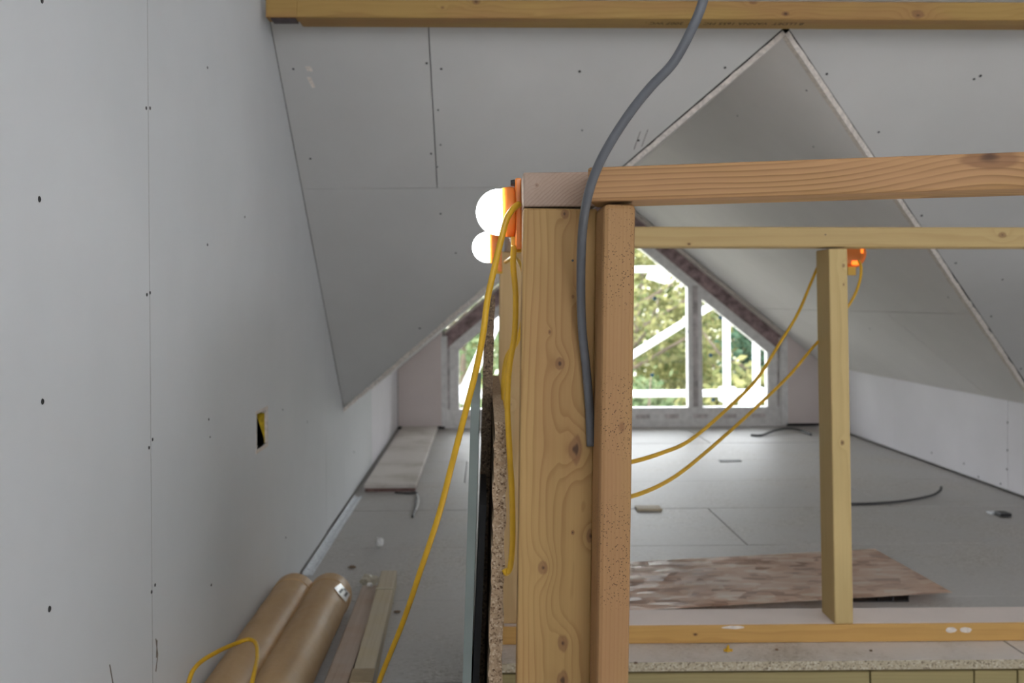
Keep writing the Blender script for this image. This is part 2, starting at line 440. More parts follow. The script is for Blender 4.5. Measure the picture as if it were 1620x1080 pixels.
# the socket cut-out in the left wall: torn paper rim, box behind with insulation and dark film
hy0, hy1, hz0, hz1 = HOLE
bm = bmesh.new()
for a, b in (((hy0 - .012, hz0 - .010), (hy1 + .012, hz0)), ((hy0 - .012, hz1), (hy1 + .012, hz1 + .008)),
             ((hy1 - .0008, hz0), (hy1 + .012, hz1)), ((hy0 - .005, hz0), (hy0, hz1))):
    add_box(bm, (XL - .0126, a[0], a[1]), (XL + .0007, b[0], b[1]))
adopt(obj('cut_rim', bm, M['gypsum']), wl)
obj('insulation', box((XL - .045, hy1 - .004, hz0 - .005), (XL - .0052, hy1 - .001, hz1 - .010)), M['yellow_foam'], wl)
bm = bmesh.new()
vs = [bm.verts.new(q) for q in ((XL - .040, hy1 - .0052, hz1 + .004), (XL - .040, hy1 - .0052, hz0 - .006), (XL - .0065, hy1 - .0052, hz0 - .006), (XL - .0065, hy1 - .0052, hz0 + .014), (XL - .022, hy1 - .0052, hz1 - .026))]
f = bm.faces.new(vs); bmesh.ops.solidify(bm, geom=[f], thickness=.0008)
obj('dark_film', bm, M['dkgrey'], wl)
for px, py, s in ((62, 315, 1.15), (67, 635, 1.15), (78, 963, 1.2), (231, 171, .9), (237, 171, .9), (232, 466, .9), (237, 463, .9), (235.5, 708, .9),
                  (241, 695, .9), (239.5, 936, .9), (245, 925, .9), (328, 107, .8), (328, 387, .8), (387, 343, .7), (330, 663, .8), (334, 925, .8),
                  (332, 691, .5), (560, 715, 1.3), (66, 1, 1.1), (447, 648, .8), (486, 667, .8), (452, 850, .8)):
    screw(ray_x(px, py, XL) + Vector((.0002, 0, 0)), (1, 0, 0), wl, s)
# torn paper flaps by the joint near the floor
bm = bmesh.new()
for path in ([(246, 1010), (249, 1035), (246, 1062)], [(248, 1012), (247, 1040)], [(173, 1051), (178, 1080)]):
    add_tube(bm, [ray_x(a, b, XL) + Vector((.0006, 0, 0)) for a, b in path], .0008, 5)
tp_ = obj('torn_paper', bm, plain('torn_paper', (.17, .14, .11), .9), wl); tp_['kind'] = 'stuff'

# main roof slope and the dormer slopes
ZT = 2.45
to_main = lambda x, z: (x, (MA - z) / MB_, z)
NM = Vector((0, MB_, 1)).normalized()
zv = lambda x: RZ - DS * abs(x - RX)
XE = 4.2
bm = bmesh.new()
om = lambda x, z: Vector(to_main(x, z)) + NM * .045
slab([(XL - .1, zv(XL)), (RX, RZ), (RX, ZT + .1), (XL - .1, ZT + .1)], om, NM, .03, bm)
slab([(RX, RZ), (XR, zv(XR)), (XE, zv(XR)), (XE, ZT + .1), (RX, ZT + .1)], om, NM, .03, bm)
add_box(bm, (XL - .1, -1.3, ZT + .02), (XE, 1.75, ZT + .05))
ceil = struct('ceiling', bm, M['cavity'])
XJ = ray_main(685, 180).x; ZJ = ray_main(600, 298).z
xv = RX - (RZ - ZJ) / DS
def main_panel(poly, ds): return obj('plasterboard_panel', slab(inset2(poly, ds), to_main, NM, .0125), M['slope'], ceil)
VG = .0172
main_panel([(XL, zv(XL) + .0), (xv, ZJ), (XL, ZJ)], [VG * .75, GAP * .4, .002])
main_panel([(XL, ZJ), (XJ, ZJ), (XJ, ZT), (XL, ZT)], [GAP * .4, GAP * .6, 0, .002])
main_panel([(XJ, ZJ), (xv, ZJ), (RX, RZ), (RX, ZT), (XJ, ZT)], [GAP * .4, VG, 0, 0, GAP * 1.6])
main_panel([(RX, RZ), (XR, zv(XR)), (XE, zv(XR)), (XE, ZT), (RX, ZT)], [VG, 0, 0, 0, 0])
for px, py, s in ((464, 109, 1), (491, 251, 1), (675, 100, 1), (698, 109, 1), (693, 174, .8), (697, 229, .8), (682, 243, .9), (692, 264, .7), (917, 113, 1.1), (1147, 107, 1.1),
                  (1010, 222, 1.1), (921, 206, .8), (1308, 117, 1.2), (1541, 125, 1.1), (1551, 120, 1.3), (1390, 209, 1.1), (697, 338, 1), (721, 400, .9),
                  (664, 519, 1.2), (1577, 258, 1), (1512, 416, 1.2), (1568, 500, 1), (1586, 442, .9), (1458, 341, 1.2), (1615, 583, 1.1)):
    screw(ray_main(px, py) - NM * .0002, -NM, ceil, s)
# scrape marks in the paper of the main slope
bm = bmesh.new()
for (a, b), (c_, d) in (((1003, 236), (1013, 208)), ((1015, 232), (1025, 205))):
    add_tube(bm, [ray_main(a, b) - NM * .0004, ray_main(c_, d) - NM * .0004], .0009, 5)
obj('scrape_mark', bm, M['darksteel'], ceil)
bm = bmesh.new()
for pts in (((485, 122), (492, 122), (499, 138), (494, 139)), ((482, 105), (492, 105), (495, 113), (486, 112))):
    slab([(ray_main(*q).x, ray_main(*q).z) for q in pts], lambda x, z: Vector(to_main(x, z)) - NM * .0006, NM, .0005, bm)
obj('plaster_smear', bm, M['gypsum'], ceil)

# dormer slopes (under face towards the room)
def dpt(s): return lambda y, z: (RX + s * (RZ - z) / DS, y, z)
ND = {s: Vector((s * DS, 0, 1)).normalized() for s in (-1, 1)}
DEXT = .018
bm = bmesh.new()
for s in (-1, 1):
    off = (lambda s: (lambda y, z: Vector(dpt(s)(y, z)) + ND[s] * .03))(s)
    slab([(yk(.36), .36), (YF + .16, .36), (YF + .16, RZ + .02), (yk(RZ + .02), RZ + .02)], off, ND[s], .03, bm)
dback = obj('dormer_backing', bm, M['cavity'], ceil)
dback['kind'] = 'structure'
ZK = .395
def dormer_panel(s, poly, ds): return obj('plasterboard_panel', slab(inset2(poly, ds), dpt(s), ND[s], .0125), M['dormer'], ceil)
q = ray_dormer(1400, 493); YJ, ZD = q.y, q.z
yv = lambda z: yk(z) - DEXT
# right slope: upper full-length board, lower front and lower back boards
dormer_panel(1, [(yv(ZD), ZD), (YF + .14, ZD), (YF + .14, RZ), (yv(RZ), RZ)], [GAP, 0, 0, .003])
dormer_panel(1, [(yv(ZK), ZK), (YJ, ZK), (YJ, ZD), (yv(ZD), ZD)] if yv(ZK) < YJ else [(yv(ZK), ZK), (YJ, ZD), (yv(ZD), ZD)], [0, GAP * 2, GAP, .003])
dormer_panel(1, [(YJ, ZK), (YF + .14, ZK), (YF + .14, ZD), (YJ, ZD)], [0, 0, GAP, GAP * 2])
dormer_panel(-1, [(yv(ZK), ZK), (YF + .14, ZK), (YF + .14, RZ), (yv(RZ), RZ)], [0, 0, 0, .003])
# rough cut edges of the dormer boards along both valleys
for s in (-1, 1):
    bm = bmesh.new(); n = 90; rows = []
    for i in range(n + 1):
        z = ZK + (RZ - ZK) * i / n; e = .002 * (random.random() - .5) * (2.4 if z < .9 else 1)
        a = Vector(dpt(s)(yk(z) - DEXT - .0012, z)) - ND[s] * (.0012 + abs(e)); b = a + ND[s] * (.0148 + e)
        back = Vector((0, .03, 0)); rows.append([bm.verts.new(k) for k in (a, b, b + back, a + back)])
    for A, B in zip(rows, rows[1:]):
        for k in range(4): bm.faces.new((A[k], A[(k + 1) % 4], B[(k + 1) % 4], B[k]))
    bm.faces.new(rows[0]); bm.faces.new(rows[-1][::-1])
    tag(obj('cut_board_edge', bm, M['gypsum'], ceil), 'pale raw cut plaster edge of the dormer boards')
for px, py in ((1276, 143), (1287, 232), (1167, 183), (1376, 520), (1290, 300), (1500, 470)):
    screw(ray_dormer(px, py) - ND[1] * .0002, -ND[1], ceil, 1.0)

# knee walls
wr = struct('wall_right', box((XR + .03, yk(ZK), 0), (XR + .06, YF, .44)), M['cavity'])
to_r = lambda y, z: (XR, y, z)
YR = ray_x(1594, 690, XR).y
for a, b in ((yk(ZK) - .01, YR), (YR, 5.4), (5.4, YF)):
    obj('plasterboard_panel', slab(inset2([(a, .012), (b, .012), (b, ZK), (a, ZK)], [0, GAP * 1.2, 0, GAP * 1.2]), to_r, (1, 0, 0), .0125), M['knee'], wr)
for px, py in ((1594, 668), (1594, 712), (1593, 742), (1583, 765), (1548, 754), (1474, 716), (1525, 733)):
    screw(ray_x(px, py, XR) - Vector((.0002, 0, 0)), (-1, 0, 0), wr, 1.3)
# knee wall beyond the dormer on the right, room end wall, rear slope and rear knee wall
struct('wall_eaves', box((XR, yk(ZK) + .0, 0), (XE, yk(ZK) + .03, .41)), M['knee'])
struct('wall_end', box((XE, -3.0, -.02), (XE + .03, 4.1, 2.5)), M['wall'])
struct('wall_rear', box((XL - .1, -3.03, -.02), (XE, -3.0, .9)), M['wall'])
bm = bmesh.new()
to_rear = lambda x, z: (x, -1.2 - (ZT - z) / .888, z); NR = Vector((0, -.888, 1)).normalized()
z0, z1 = 1.35, 2.25
slab([(XL - .1, .85), (XE, .85), (XE, z0), (XL - .1, z0)], to_rear, NR, .02, bm)
slab([(XL - .1, z1), (XE, z1), (XE, ZT + .02), (XL - .1, ZT + .02)], to_rear, NR, .02, bm)
for a, b in ((XL - .1, 0.0), (1.1, 2.2), (3.3, XE)): slab([(a, z0), (b, z0), (b, z1), (a, z1)], to_rear, NR, .02, bm)
cr = tag(obj('rear_slope', bm, M['slope'], ceil), kind='structure')
obj('flat_ceiling', box((XL - .1, -1.25, ZT), (XE, 1.72, ZT + .02)), M['slope'], ceil)
for i, a in enumerate((0.0, 2.2)):
    bm = bmesh.new()
    for p in ([(a, z0), (a + 1.1, z0), (a + 1.1, z0 + .05), (a, z0 + .05)], [(a, z1 - .05), (a + 1.1, z1 - .05), (a + 1.1, z1), (a, z1)],
              [(a, z0 + .05), (a + .05, z0 + .05), (a + .05, z1 - .05), (a, z1 - .05)], [(a + 1.05, z0 + .05), (a + 1.1, z0 + .05), (a + 1.1, z1 - .05), (a + 1.05, z1 - .05)]):
        slab(p, to_rear, NR, .08, bm)
    struct('window_%d' % (i + 2), bm, M['upvc'])

# floor: joist zone below, chipboard sheets on top
YE = 2.29                       # edge of the stair opening
XW = .03
bm = bmesh.new()
add_box(bm, (XL - .2, -3.0, -.30), (XW, YF + .2, -.028))
add_box(bm, (XW, YE + .055, -.30), (XE, YF + .2, -.028))
add_box(bm, (XW, -3.0, -.30), (XE, .2, -.028))
floor = struct('floor', bm, M['cavity'])
def floor_board(x0, x1, y0, y1, mat='floor', dz=0.0):
    g = .0022
    bm = box((x0 + g, y0 + g, -.022 + dz), (x1 - g, y1 - g, dz), .0012)
    o = obj('floor_board', bm, [M[mat], M['chip_edge']], floor)
    if mat == 'floor_pale':
        for p in o.data.polygons:
            if p.normal.y < -.7: p.material_index = 1
    return o
rows = [3.98 + .6 * k for k in range(-11, 5)]
cross = {3.38: [.885], 3.98: [1.62], 4.58: [-.1], 5.18: [.5], 5.78: [1.3], 2.78: [.2, 1.9], 2.18: [1.253]}
for k, y in enumerate(rows):
    y1 = min(y + .6, YF + .1)
    if y1 <= -3.0: continue
    cs = sorted(c_ for kk, v_ in cross.items() if abs(kk - y) < .01 for c_ in v_) or [.6 * ((k * 5) % 4) + .1]
    xs = [XL - .1] + cs + [XE]
    if y < 2.0:                  # beside the stair opening: left strip only
        floor_board(XL - .1, XW, y, y1, dz=random.uniform(-.0008, 0))
        continue
    if y < 2.2:
        floor_board(XL - .1, XW, y, y1); floor_board(XW, 1.253, YE, 2.5, 'floor_pale'); floor_board(1.253, XE, YE, 2.5, 'floor_pale'); floor_board(XW, XE, 2.5, y1); continue
    for a, b in zip(xs, xs[1:]): floor_board(a, b, y, y1, dz=random.uniform(-.0012, 0))
floor_board(XW, XE, -3.0, .2)
# trimmer joists round the stair opening
m_trim = wood('trimmer_joist_wood', (.27, .22, .10), (.20, .15, .06), 110, (0, -.2), wob=.006, line=.5, seed=3.3)
tr_e = empty('stair_trimmer', (XW, YE + .03, -.03)); tag(tr_e, 'pale sawn trimmer joists under the chipboard floor edge at the stair opening', 'joist')
for a, b in ((XW, .88), (.884, 1.12), (1.124, 1.22), (1.224, 2.4), (2.404, XE)):
    timber('joist', (a, YE + .028 + (.002 if a > .8 else 0), -.135), (b, YE + .028, -.135), .047, .215, (0, 0, 1), m_trim, tr_e, .002)

bm = bmesh.new()
add_box(bm, (XW - .02, .17, -2.6), (XW - .005, YE + .06, -.30)); add_box(bm, (XW - .02, YE + .056, -2.6), (XE, YE + .07, -.30))
add_box(bm, (XW - .02, .16, -2.6), (XE, .18, -.30)); add_box(bm, (XE, .16, -2.6), (XE + .02, YE + .07, -.0))
add_box(bm, (XW - .02, .16, -2.62), (XE + .02, YE + .07, -2.6))
stw = obj('stairwell_lining', bm, M['wall']); adopt(stw, floor); stw['kind'] = 'structure'

# gable wall with the big window, boards either side of it
wf = struct('wall_far', slab([(XL - .1, 0), (-.27, 0), (-.27, zv(-.27)), (XL - .1, zv(XL - .1))], lambda x, z: (x, YF + .04, z), (0, 1, 0), .03), M['cavity'])
to_f = lambda x, z: (x, YF, z)
WX0, WX1 = -.275, 1.955
for poly in ([(XL, .02), (WX0, .02), (WX0, zv(WX0)), (XL, zv(XL))], [(WX1, .02), (XR, .02), (XR, zv(XR)), (WX1, zv(WX1))]):
    obj('plasterboard_panel', slab(inset2(poly, .002), to_f, (0, 1, 0), .05), M['pinkboard'], wf)
bm = slab([(WX1, 0), (XR + .1, 0), (XR + .1, zv(XR + .1)), (WX1, zv(WX1))], lambda x, z: (x, YF + .052, z), (0, 1, 0), .03)
obj('wall_backing', bm, M['cavity'], wf)
# corner beads at the jambs
for x, s in ((WX0, -1), (WX1, 1)):
    obj('jamb_bead', box((x - .012 if s < 0 else x - .026, YF - .004, .02), (x + .026 if s < 0 else x + .012, YF + .11, zv(x + (.026 if s < 0 else -.026) * 0) - .035)), M['upvc'], wf)

# window_1 : frame, mullions, panes with blue markers
win = empty('window_1', (.84, YF + .10, 0)); tag(win, kind='structure')
FY0, FY1 = YF + .05, YF + .12
def wpart(name, bm, mat): return adopt(obj(name, bm, mat), win)
HT = .135                        # frame head lies this far under the slope
zh = lambda x: zv(x) - HT
fx0, fx1 = -.235, 1.915
FW = .062
bm = bmesh.new(); add_box(bm, (fx0 - .06, FY0, -.025), (fx1 + .06, FY1, .125), .004); wpart('sill_rail', bm, M['upvc'])
for x0, x1 in ((fx0, fx0 + FW), (fx1 - FW, fx1)):
    bm = slab([(x0, .1245), (x1, .1245), (x1, zh(x1)), (x0, zh(x0))], lambda x, z: (x, FY0, z), (0, 1, 0), FY1 - FY0); wpart('frame_jamb', bm, M['upvc'])
for a, b in ((WX0 - .06, fx0 + .001), (fx1 - .001, WX1 + .06)):
    wpart('jamb_packing', slab([(a, -.02), (b, -.02), (b, zv(b) - .01), (a, zv(a) - .01)], lambda x, z: (x, FY0 + .014, z), (0, 1, 0), .06), M['tape'])
mull = [.268, 1.378]
for mx_ in mull:
    bm = slab([(mx_ - .045, .12), (mx_ + .045, .12), (mx_ + .045, zh(mx_ + .045)), (mx_ - .045, zh(mx_ - .045))], lambda x, z: (x, FY0 - .004, z), (0, 1, 0), FY1 - FY0 + .008)
    m_ = wpart('mullion', bm, M['upvc'])
    bm = box((mx_ - .017, FY0 - .006, .13), (mx_ + .017, FY0 - .0035, zh(mx_) - .03)); tp_ = obj('mullion_tape', bm, M['tape']); adopt(tp_, m_)
for s, a, b in ((-1, fx0, RX), (1, RX, fx1)):
    bm = slab([(a, zh(a)), (a, zh(a) - FW * 1.25), (b, zh(b) - FW * 1.25), (b, zh(b))], lambda x, z: (x, FY0 + .001, z), (0, 1, 0), FY1 - FY0); wpart('head_rail', bm, M['upvc'])
bm = bmesh.new()
for k in range(11): add_box(bm, (fx0 + .08 + k * .19, FY0 - .0015, .055), (fx0 + .17 + k * .19, FY0 + .001, .082))
wpart('sill_tape', bm, M['tape'])
for a, b in ((fx0 + FW - .005, mull[0] - .04), (mull[0] + .04, RX), (RX, mull[1] - .04), (mull[1] + .04, fx1 - FW + .005)):
    bm = slab([(a, .12), (b, .12), (b, zh(b) - .06), (a, zh(a) - .06)], lambda x, z: (x, FY0 + .03, z), (0, 1, 0), .006); wpart('pane', bm, M['glass'])
for px, py in ((1029, 399), (1036, 472), (1032, 593), (1088, 432), (1089, 524), (1086, 648), (1124, 562), (1128, 632), (1212, 543), (1140, 502)):
    c_ = P(px, py, FY0 + .027); bm = bmesh.new(); lathe(bm, [(0, 0), (0, .012), (.003, .012), (.003, 0)], c_ + Vector((0, .002, 0)), (0, -1, 0), 12)
    wpart('pane_marker', bm, M['blue'])
# stained reveal strip between the frame head and the slopes
for i, (s, a, b) in enumerate(((-1, fx0 - .03, RX), (1, RX, fx1 + .03))):
    bm = slab([(a, zv(a) - .006), (a, zv(a) - HT * 1.02), (b, zv(b) - HT * 1.02), (b, zv(b) - .006)], lambda x, z: (x, FY0 + .012, z), (0, 1, 0), .06)
    struct('trim_%d' % (i + 1), bm, M['membrane'])
    bm = slab([(a, zv(a) - .008), (a, zv(a) - .030), (b, zv(b) - .030), (b, zv(b) - .008)], lambda x, z: (x, YF - .01, z), (0, 1, 0), .10)
    struct('trim_%d' % (i + 3), bm, M['gypsum'])

# ------------------------------------------------------------------ beam across the top
C_A, C_B = (.60, .46, .27), (.44, .30, .15)
def finish(o, mw, knots, **kw):
    o.data.materials.clear(); o.data.materials.append(wood(o.name + '_wood', knots=knots_px(mw, knots), **kw))
beam = empty('roof_beam', (XL + .02, 2.56, 1.55)); tag(beam, 'long pale timber beam across the top with a printed grade stamp', 'beam')
bl = P(420, 10, 2.56); zb0 = P(470, 27, 2.56).z; zb1 = P(1620, 32, 2.56).z; xb1 = P(1620, 32, 2.56).x
slope_b = (zb1 - zb0) / (xb1 - P(470, 27, 2.56).x)
xa = bl.x; zbl = lambda x: zb0 + slope_b * (x - P(470, 27, 2.56).x)
BH, BD = .047, .095
o, mw = timber('beam_timber', (P(468, 27, 2.56).x, 2.56 + BD / 2, zbl(P(468, 27, 2.56).x) + BH / 2), (XE - .02, 2.56 + BD / 2, zbl(XE - .02) + BH / 2), BD, BH, (0, 0, 1), M['bark'], beam, .004)
beam_mw = mw
finish(o, mw, [(753, 3, 2.56, .007), (1452, 25, 2.56, .012), (1243, 22, 2.56, .006), (1192, 2, 2.56, .008), (1578, 48, 2.60, .007), (700, 12, 2.56, .004)],
       c_early=(.43, .27, .085), c_late=(.29, .165, .045), freq=120, centre=(.08, -.11), wob=.012, tint=(.37, .19, .075), line=.7, seed=1.7)
x0b = P(468, 27, 2.56).x
o2, _ = timber('beam_end', (xa, 2.56 + .024, zbl(xa) + BH / 2), (x0b + .002, 2.56 + .024, zbl(x0b) + BH / 2), .046, BH, (0, 0, 1), o.data.materials[0], beam, .002)
obj_ = obj('hanger_plate', box((xa + .012, 2.566, zbl(xa) - .004), (x0b - .002, 2.612, zbl(xa) - .001)), M['darksteel']); adopt(obj_, beam)
# grade stamp, printed upside down as seen from below
fc = bpy.data.curves.new('grade_stamp', 'FONT'); fc.body = "B LLDET  VANNA 1655 MC 217  2007 WC ."
fc.size = .034; fc.extrude = .0001; fc.space_character = 1.0
to_ = bpy.data.objects.new('grade_stamp_text', fc); COL.objects.link(to_)
dg = bpy.context.evaluated_depsgraph_get(); me = bpy.data.meshes.new_from_object(to_.evaluated_get(dg)); bpy.data.objects.remove(to_)
xs_ = [v_.co.x for v_ in me.vertices]; wtxt = max(xs_) - min(xs_)
ta, tb = P(1022, 38, 2.60), P(1272, 41, 2.60)
ts = (tb.x - ta.x) / wtxt
st = bpy.data.objects.new('grade_stamp', me); COL.objects.link(st); me.materials.append(M['stamp'])
zt_ = zbl((ta.x + tb.x) / 2)
# x runs to the left, letters' tops point away from the viewer, face looks down
ex = Vector((-1, 0, -slope_b)).normalized(); ez = Vector((slope_b, 0, -1)).normalized(); ey = ez.cross(ex)
st.matrix_world = Matrix(((ex.x * ts, ey.x * .9, ez.x, tb.x), (ex.y * ts, ey.y * .9, ez.y, 2.592 if ey.y > 0 else 2.622), (ex.z * ts, ey.z * .9, ez.z, zbl(tb.x) - .0004), (0, 0, 0, 1)))
adopt(st, beam)

# ------------------------------------------------------------------ stud frame round the stair opening
fr = empty('timber_stud_frame', (.09, 1.3, 0))
tag(fr, 'unfinished timber stud frame around the stair opening, waist high', 'stud frame')
YA = 1.275
# corner stud (wide face to the camera)
o, mw = timber('corner_stud', (.0700, YA + .0225, -.30), (.0978, YA + .0225, .952), .095, .045, (0, -1, 0), M['bark'], fr, .003)
finish(o, mw, [(908, 710, YA, .011), (893, 338, YA, .0045), (886, 575, YA, .0055), (860, 898, YA, .0065), (890, 1017, YA, .0085), (888, 1076, YA, .009),
               (907, 469, YA, .0025), (936, 848, YA, .006), (870, 525, YA, .0025), (906, 842, YA, .002)],
       c_early=(.42, .262, .10), c_late=(.25, .13, .043), freq=170, centre=(-.035, -.03), wob=.006, tint=(.38, .21, .085), line=.9, seed=.4)
# trimmer stud in front of it
o, mw = timber('trimmer_stud', (.1352, 1.2365, -.30), (.1629, 1.2365, .9495), .0385, .085, (0, -1, 0), M['bark'], fr, .006)
finish(o, mw, [(983, 677, 1.19, .0065), (1000, 520, 1.19, .002), (996, 862, 1.19, .003)],
       c_early=(.37, .21, .088), c_late=(.27, .138, .052), freq=230, centre=(.2, -.05), wob=.003, tint=(.33, .17, .08), dots=.85, line=.4, seed=5.1)
# plate running back along the opening, its sawn end towards the camera
o, mw = timber('side_plate', (.0978, YA - .003, .976), (.0978, 2.50, .976), .095, .044, (0, 0, 1), M['bark'], fr, .0025)
finish(o, mw, [(849, 293, YA - .003, .0026)], c_early=(.37, .26, .19), c_late=(.26, .16, .11), freq=260, centre=(-.10, -.13), wob=.004, line=.9, dust=.12, seed=2.2)
# near top rail
cl, cr_ = P(930, 291, 1.19), P(1620, 270, 1.089)
dirc = (Vector((cr_.x, cr_.y, 0)) - Vector((cl.x, cl.y, 0))).normalized(); nrm = Vector((dirc.y, -dirc.x, 0))
if nrm.y > 0: nrm = -nrm
p0 = Vector((cl.x, cl.y, .9725)) - nrm * .0425; p1 = p0 + dirc * 1.15
o, mw = timber('near_top_rail', p0, p1, .085, .0405, (0, 0, 1), M['bark'], fr, .003)
kx = mw.inverted() @ P(1566, 250, 1.096)
finish(o, mw, [(1566, 241, 1.096, .019)], c_early=(.44, .245, .11), c_late=(.12, .05, .018), freq=200, centre=(.04, -.11), wob=.0035, tint=(.38, .22, .07), line=.95, seed=8.1, kamp=-1.0, kspread=.05)
# far corner stud, far top rail, the free stud and the bottom plate
YS = 2.412
o, mw = timber('far_corner_stud', (.0650, 2.455, .045), (.0800, 2.455, .954), .085, .045, (0, -1, 0), M['bark'], fr, .003)
finish(o, mw, [(808, 640, 2.43, .005)], c_early=(.60, .42, .21), c_late=(.46, .29, .12), freq=120, centre=(.0, -.2), wob=.004, line=.5, seed=6.6)
za, zb_ = P(1010, 374, YS), P(1620, 375, YS); sl = (zb_.z - za.z) / (zb_.x - za.x)
p0 = Vector((.147, YS + .0475, za.z - sl * (za.x - .147))); p1 = Vector((2.2, YS + .0475, za.z + sl * (2.2 - za.x)))
o, mw = timber('far_top_rail', p0, p1, .095, .0485, (0, 0, 1), M['bark'], fr, .004)
finish(o, mw, [(1586, 371, YS, .008), (1090, 386, YS, .003)], c_early=(.52, .375, .17), c_late=(.41, .27, .105), freq=90, centre=(.2, -.12), wob=.006, line=.5, seed=4.2)
o, mw = timber('free_stud', (.8645, YS + .0475, .0445), (.8570, YS + .0475, .954), .045, .095, (0, -1, 0), M['bark'], fr, .003)
finish(o, mw, [(1333, 700, YS, .004), (1335, 420, YS, .004), (1335, 450, YS, .003), (1302, 660, 2.45, .006), (1316, 690, 2.44, .006)],
       c_early=(.60, .45, .205), c_late=(.46, .32, .13), freq=110, centre=(.03, -.15), wob=.006, line=.55, seed=9.3)
m_plate_top = None
o, mw = timber('bottom_plate', (XW + .005, YS + .062, .0225), (2.21, YS + .062, .0225), .125, .0435, (0, 0, 1), M['bark'], fr, .0025)
finish(o, mw, [(1100, 1003, YS, .003)], c_early=(.62, .37, .12), c_late=(.46, .25, .07), freq=120, centre=(.2, -.1), wob=.006, line=.6, seed=7.7)
m_ = board_paper('plaster_dust_film', (.78, .69, .64), .1, .6)
obj_ = obj('dust_film', box((XW + .01, YS + .004, .0444), (2.2, YS + .123, .0450)), m_); adopt(obj_, fr)
bm = bmesh.new()
for cx_, w_, h_ in ((1160, .055, .008), (1505, .026, .016), (1528, .03, .014)):
    bm = bmesh.new()
    c_ = P(cx_, 996 if cx_ > 1400 else 992, YS - .0005); rnd = [(c_.x + w_ * .5 * math.cos(a) * random.uniform(.8, 1.1), c_.z + h_ * .5 * math.sin(a) * random.uniform(.8, 1.1)) for a in [k * math.tau / 14 for k in range(14)]]
    slab(rnd, lambda x, z: (x, YS - .0008, z), (0, 1, 0), .001, bm)
    adopt(obj('plaster_smear', bm, M['gypsum']), fr)
# nail tips
bm = bmesh.new()
for px, py, D in ((906, 412, YA), (860, 292, YA), (1306 - 0, 371, 2.41), (911, 309, YA)):
    c_ = P(px, py, D - .0008); lathe(bm, [(0, 0), (0, .0016), (.002, .0016)], c_, (0, 1, 0), 8)
obj_ = obj('nail_head', bm, M['black']); obj_['kind'] = 'stuff'; adopt(obj_, fr)

# ------------------------------------------------------------------ site lamps
def lamp(name, c, axis, label, R0=.032, hood_len=.030, plate=True):
    """globe half inside an orange hood on a back plate; axis points from the plate to the globe's front"""
    c = Vector(c); ax = Vector(axis).normalized(); base = c - ax * .0215
    L = empty(name, base); tag(L, label, 'lamp', 'orange site lamps on the stud frame')
    bm = bmesh.new(); lathe(bm, [(-R0 * .58, 0)] + [(-R0 * math.cos(a_), R0 * math.sin(a_)) for a_ in [math.acos(.58) + (math.pi - math.acos(.58)) * k / 20 for k in range(21)]], c, ax, 36)
    adopt(obj('globe', bm, M['globe'], smooth=True), L)
    bm = bmesh.new()
    lathe(bm, [(-.0035, R0 + .0008), (-.006, R0 + .0014), (-.009, R0 + .002), (-.012, R0 + .0024), (-.015, R0 + .0026), (-.018, R0 + .0026), (-.0200, R0 + .0018), (-.0215, R0 - .002), (-.0215, 0.0)], c, ax, 36)
    hd = obj('hood', bm, M['orange'], smooth=True)
    ta_ = hd.data.attributes.new('thin', 'FLOAT', 'POINT')
    for i_, v_ in enumerate(hd.data.vertices):
        s_ = (v_.co - c).dot(ax); ta_.data[i_].value = max(0, min(1, (s_ + .013) / .0085))
    adopt(hd, L)
    mwl = frame_matrix(base - ax * .008, base, (0, 0, 1) if abs(ax.z) < .9 else (1, 0, 0))
    if plate: bm = box((0, -.030, -.052), (.008, .030, .0435), .002); bm.transform(mwl); adopt(obj('back_plate', bm, M['orange']), L)
    else:
        bm = bmesh.new(); lathe(bm, [(-.008, 0), (-.008, R0 * .72), (-.004, R0 * .82), (0, R0 * .84), (0, 0)], base, ax, 28); bp = adopt(obj('back_plate', bm, M['orange']), L)
        for sx_, sz_, wx_, wz_ in ((.024, .010, .0045, .011), (.008, -.024, .009, .0055)):
            bm = bmesh.new(); add_box(bm, (-.0112, -wx_, -wz_), (-.0075, wx_, wz_), .0025); bm.transform(frame_matrix(base, base + ax, (0, 0, 1))); 
            for v_ in bm.verts: v_.co += Vector((sx_, 0, sz_))
            sl_ = obj('vent_slot', bm, M['slot']); adopt(sl_, L)
    bm = bmesh.new(); lathe(bm, [(0, 0), (0, .005), (.006, .004), (.006, 0)], base + Vector((0, -.012, .0385)), ax, 10); adopt(obj('fixing_clip', bm, M['black']), L)
    bm = box((-.001, -.010, -.056), (.014, .010, -.034), .001); bm.transform(mwl); adopt(obj('cable_entry', bm, M['yellow']), L)
    return L
XP = .0495
L1c = P(790, 335.5, 1.37); lamp('site_lamp', (L1c.x, 1.37, L1c.z), (-1, 0, 0), 'nearest lit round lamp with orange hood on the left of the corner post')
L2c = P(773, 391, 2.10); lamp('site_lamp', (L2c.x - .002, 2.10, L2c.z), (-1, 0, 0), 'lit round lamp with orange hood just behind and below the nearest lamp')
L3c = P(1339, 402, 2.62)
lamp('site_lamp', (L3c.x, 2.60, L3c.z), (.12, 1, .03), 'orange hooded lamp seen from the back behind the free stud', R0=.036, plate=False)

